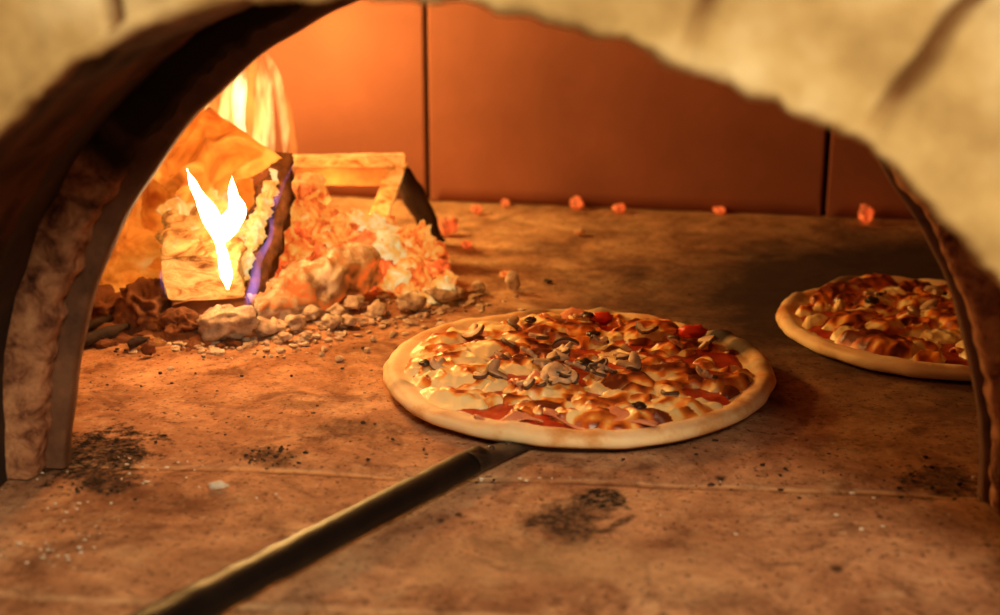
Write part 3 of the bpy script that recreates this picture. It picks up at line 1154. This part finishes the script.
for k, (px, py, Y, sx, sz) in enumerate(((295, 240, 1.36, .030, .042), (275, 300, 1.34, .03, .02), (335, 255, 1.37, .034, .026), (372, 236, 1.42, .035, .026), (420, 262, 1.41, .026, .026), (395, 265, 1.39, .026, .022))):
    q = at(px, py, Y)
    lab = ('tall pointed glowing ember block left of the ember heap', 'glowing ember block low behind the upright log', 'broad glowing ember block in the middle of the heap',
           'flat-topped yellow ember block under the wooden crate corner', 'rounded orange ember block at the right end of the heap', 'glowing ember block just left of the rightmost one')[k]
    o = chunk('ember_block', (q.x, q.y, max(0, q.z - sz)), (sx * .85, sx * .65, sz * .92), [M_EMBER, M_EMBER_RED, M_EMBER, M_EMBER_HOT, M_EMBER, M_EMBER][k], 500 + k, 5, k, .75)
    tag(o, lab, 'ember')

# embers that read alike are told apart by their order from the left
alike = {}
for o in list(C.objects):
    if o.name.split('.')[0] == 'ember' and o.parent is None and 'label' in o:
        alike.setdefault(o['label'], []).append(o)
NTH = 'first second third fourth fifth sixth seventh eighth ninth tenth eleventh twelfth thirteenth fourteenth fifteenth'.split()
for lab_, os_ in alike.items():
    if len(os_) > 1:
        for k, o in enumerate(sorted(os_, key=lambda q: q.location.x)):
            o['label'] = '%s, %s from the left' % (lab_, NTH[min(k, 14)])

# pale ash chunk in front
q = at(224, 344)
o = chunk('ash_block', (q.x, q.y + .012, 0), (.027, .017, .017), M_ASH, 61, 4, .2, .3)
tag(o, 'large pale ash block lying in front of the upright log', 'ash')
ORD = ['leftmost of them'] + ['%s from the left of them' % w for w in 'second third fourth fifth sixth seventh'.split()] + ['%s from the right of them' % w for w in 'seventh sixth fifth fourth third second'.split()] + ['rightmost of them']
LOOSE = [(408, 314, .013), (440, 306, .013), (376, 318, .010), (348, 328, .008), (330, 330, .009), (312, 322, .009), (296, 332, .010), (276, 335, .010), (262, 338, .012),
         (352, 312, .010), (335, 317, .008), (456, 300, .008), (305, 341, .006), (284, 342, .006)]
for k, (px, py, s) in enumerate(LOOSE):
    q = at(px, py)
    o = chunk('ash_lump', (q.x, q.y + s * .5, 0), (s * 1.15, s, s * .75), M_ASH, 620 + k, 3, k * .7, .4)
    nth = sorted(LOOSE).index((px, py, s))
    tag(o, 'small pale ash lump in front of the fire, %s' % ORD[nth], 'ash', 'pale ash lumps in front of the fire')
NAMED = [(513, 292, .0085, .0105, M_ASH, 'pale square ash lump standing alone between the ember heap and the front pizza'),
         (505, 278, .007, .004, M_EMBER, 'small orange ember just behind the pale square ash lump'),
         (478, 294, .009, .006, M_ASH, 'flat pale ash lump left of the square one'),
         (447, 236, .013, .012, M_EMBER_RED, 'orange-red ember just right of the ember heap'),
         (477, 215, .008, .006, M_EMBER_RED, 'small red ember on the far floor above the ash lumps, left of its neighbours'),
         (505, 207, .007, .005, M_EMBER_RED, 'faint small red ember near the back wall, right of the taller pair'),
         (576, 210, .010, .008, M_EMBER_RED, 'red ember by the back wall, left of a twin ember'),
         (619, 213, .010, .006, M_EMBER_RED, 'red ember by the back wall, right of a twin ember'),
         (579, 236, .009, .004, M_ASHLOG, 'dull flat ember on the open floor in front of the twin embers'),
         (720, 214, .008, .005, M_EMBER_RED, 'tiny red ember by the back wall above the right part of the front pizza'),
         (866, 224, .012, .011, M_EMBER_RED, 'bright round red ember by the back wall beside the right joint'),
         (466, 248, .008, .004, M_EMBER_RED, 'small flat red ember on the floor right of the ember heap'),
         (548, 283, .005, .002, M_CHAR, 'tiny flake of char behind the front pizza')]
for k, (px, py, s, h, mat, lab) in enumerate(NAMED):
    q = at(px, py)
    o = chunk('ash_lump' if mat is M_ASH else ('char_flake' if mat is M_CHAR else 'ember'), (q.x, q.y + s * .5, 0), (s, s * .8, h), mat, 700 + k, 3, k, .3)
    tag(o, lab, 'ash' if mat is M_ASH else ('charcoal' if mat is M_CHAR else 'ember'))
# a char flake beside the pizza
q = at(150, 357)
o = chunk('char_flake', (q.x, q.y, 0), (.007, .004, .007), M_CHARBROWN, 801, 3, .4, .4)
tag(o, 'upright brown char flake on the floor left, in front of the charred paper', 'charcoal')
q = at(219, 489)
o = chunk('stone_chip', (q.x, q.y, 0), (.0068, .0035, .0028), M_CHIP, 805, 3, .1, .4)
tag(o, 'small white stone chip on the floor left of the peel handle', 'stone chip')
# charred sticks at far left
for k, (a, b, r) in enumerate((((82, 343), (128, 326), .006), ((128, 345), (150, 338), .004), ((80, 330), (112, 318), .005))):
    A_, B_ = at(*a, z=.006), at(*b, z=.010)
    o = tube('charred_stick', [A_, (A_ + B_) / 2 + Vector((0, 0, .001)), B_], [r * .8, r, r * .6], M_CHAR, seg=14, sub=6, rough=.002, rs=60, seed=k)
    tag(o, ['long black charred stick by the left jamb', 'short charred stick in front of the folded charred paper', 'charred stick behind the long black one by the left jamb'][k], 'firewood')

# crumbs: countless grit of ash and char strewn over the floor
def grit(name, n, mat, label, areas, smin, smax, seed):
    rnd = random.Random(seed)
    vs, fs = ICO[1]
    V, F = [], []
    for _ in range(n):
        (px, py, wx, wy) = rnd.choice(areas)
        q = at(px + rnd.gauss(0, wx), py + rnd.gauss(0, wy))
        if q.y < .55 or q.y > 1.7:
            continue
        s = rnd.uniform(smin, smax)
        sc = (s * rnd.uniform(.7, 1.6), s * rnd.uniform(.7, 1.4), s * rnd.uniform(.4, .8))
        b = len(V)
        for v in vs:
            j = rnd.uniform(.75, 1.2)
            V.append((q.x + v.x * sc[0] * j, q.y + v.y * sc[1] * j, v.z * sc[2] * j + sc[2] * .4 - .0006))
        F += [tuple(i + b for i in f) for f in fs]
    o = mesh(name, V, F, mat, smooth=False)
    tag(o, label, 'grit', kind='stuff')


grit('ash_grit', 420, M_ASH, 'pale ash crumbs strewn in front of the burning logs', [(300, 330, 55, 7), (240, 345, 60, 8), (370, 315, 50, 8), (430, 300, 30, 8)], .0012, .0045, 1)
grit('pale_grit', 90, M_CHIP, 'pale stone crumbs scattered over the front of the oven floor', [(60, 520, 50, 25), (40, 552, 24, 9), (820, 520, 140, 30), (500, 480, 30, 3), (140, 480, 60, 20)], .0004, .0016, 2)
grit('char_grit', 300, M_CHAR, 'black char crumbs scattered over the oven floor', [(90, 452, 26, 11), (95, 482, 30, 7), (268, 455, 20, 6), (200, 380, 90, 25), (160, 345, 60, 8), (930, 478, 30, 8), (750, 470, 120, 20), (420, 400, 120, 60)], .0004, .0020, 3)
grit('char_rubble', 130, M_CHARBROWN, 'brown charred scraps along the foot of the burning paper', [(120, 336, 35, 6), (190, 338, 30, 5)], .003, .009, 4)

# ------------------------------------------------------------------ flames
def flame(pts, radii, mat, label, flat=.6, rough=.003, seed=0, core=None):
    o = tube('flame', pts, radii, mat, seg=28, sub=14, rough=rough, rs=13, flat=flat, seed=seed)
    tag(o, label, 'flame')
    return o


YF = 1.192
flame([at(228, 289, YF - .004), at(226, 272, YF - .002), at(221, 247, YF), at(211, 216, YF + .005), at(196, 190, YF + .010), at(187, 169, YF + .012)],
      [.0014, .0062, .0050, .0100, .0048, .0004], M_FLAME_CORE, 'white-hot forked flame rising in front of the split log, left prong', .7, .0022, 1)
flame([at(219, 246, YF + .002), at(228, 226, YF + .004), at(237, 211, YF + .006), at(233, 194, YF + .008), at(232, 176, YF + .010)],
      [.0015, .0088, .0078, .0040, .0004], M_FLAME_CORE, 'short right prong of the white forked flame before the split log', .7, .0022, 2)
flame([at(229, 294, 1.188), at(227, 265, 1.192), at(216, 222, 1.20), at(210, 182, 1.205)],
      [.001, .011, .019, .001], M_FLAME_ORANGE, 'soft yellow flame wrapped around the white forked flame', .6, .004, 3)
flame([at(240, 314, 1.175), at(253, 290, 1.18), at(258, 262, 1.19), at(271, 236, 1.20), at(273, 208, 1.215), at(293, 165, 1.24)],
      [.001, .0055, .0045, .003, .0028, .0006], M_FLAME_VIOLET, 'thin violet flame licking up along the upright charred log', .8, .002, 4)
flame([at(166, 298, 1.195), at(163, 275, 1.20), at(172, 255, 1.21), at(180, 232, 1.22)],
      [.001, .0035, .003, .0005], M_FLAME_VIOLET, 'small pale violet flame on the left corner of the split log', .8, .001, 5)
YT = 1.40
TOPF = [((210, 150), (222, 115), (230, 88), (241, 58), .008, M_FLAME_SOFT, 'tall yellow flame at the top left of the fire, second from the left'),
        ((262, 152), (260, 118), (263, 85), (261, 50), .0095, M_FLAME_SOFT, 'tallest yellow flame above the burning paper sack'),
        ((229, 142), (239, 115), (240, 92), (244, 64), .0075, M_FLAME_BRIGHT, 'bright white streak of flame above the burning paper sack'),
        ((285, 140), (284, 105), (277, 82), (266, 54), .0050, M_FLAME_SOFT, 'curved flame at the right edge of the upper fire'),
        ((184, 140), (193, 120), (203, 102), (214, 80), .0075, M_FLAME_SOFT, 'small yellow flame at the upper left where the arch cuts the fire'),
        ((246, 168), (246, 122), (248, 88), (256, 48), .020, M_FLAME_ORANGE, 'wide orange flame filling the gap above the burning paper sack'),
        ((284, 190), (292, 145), (288, 112), (280, 80), .006, M_FLAME_ORANGE, 'faint orange flame right of the upper fire'),
        ((205, 170), (212, 140), (216, 110), (226, 78), .012, M_FLAME_ORANGE, 'orange flame between the two leftmost upper flames'),
        ((270, 160), (272, 125), (270, 100), (272, 74), .0045, M_FLAME_SOFT, 'slim yellow flame just left of the curved one')]
for k, (a, b, c_, d, r, mat, lab) in enumerate(TOPF):
    yy = YT + .011 * k
    a, b = (a[0], a[1] + 22), (b[0], b[1] + 22)
    flame([at(*a, yy), at(*b, yy), at(*c_, yy), at(*d, yy)], [.0008, r * .9, r, r * .05], mat, lab, .6, .004, 10 + k)

# point lights added for the firelight, behind the arch and in the ember pile
FC = (1.0, 0.42, 0.10)
point('fire_fill', at(238, 26, 1.19), 3.8, FC, .03)  # added high above the fire, unseen behind the arch
point('fire_fill', at(250, 5, 1.62), 10.0, (1.0, 0.62, 0.17), .03)  # added to brighten the back wall, unseen behind the arch
point('fire_fill', at(330, 215, 1.46), 1.5, FC, .03)
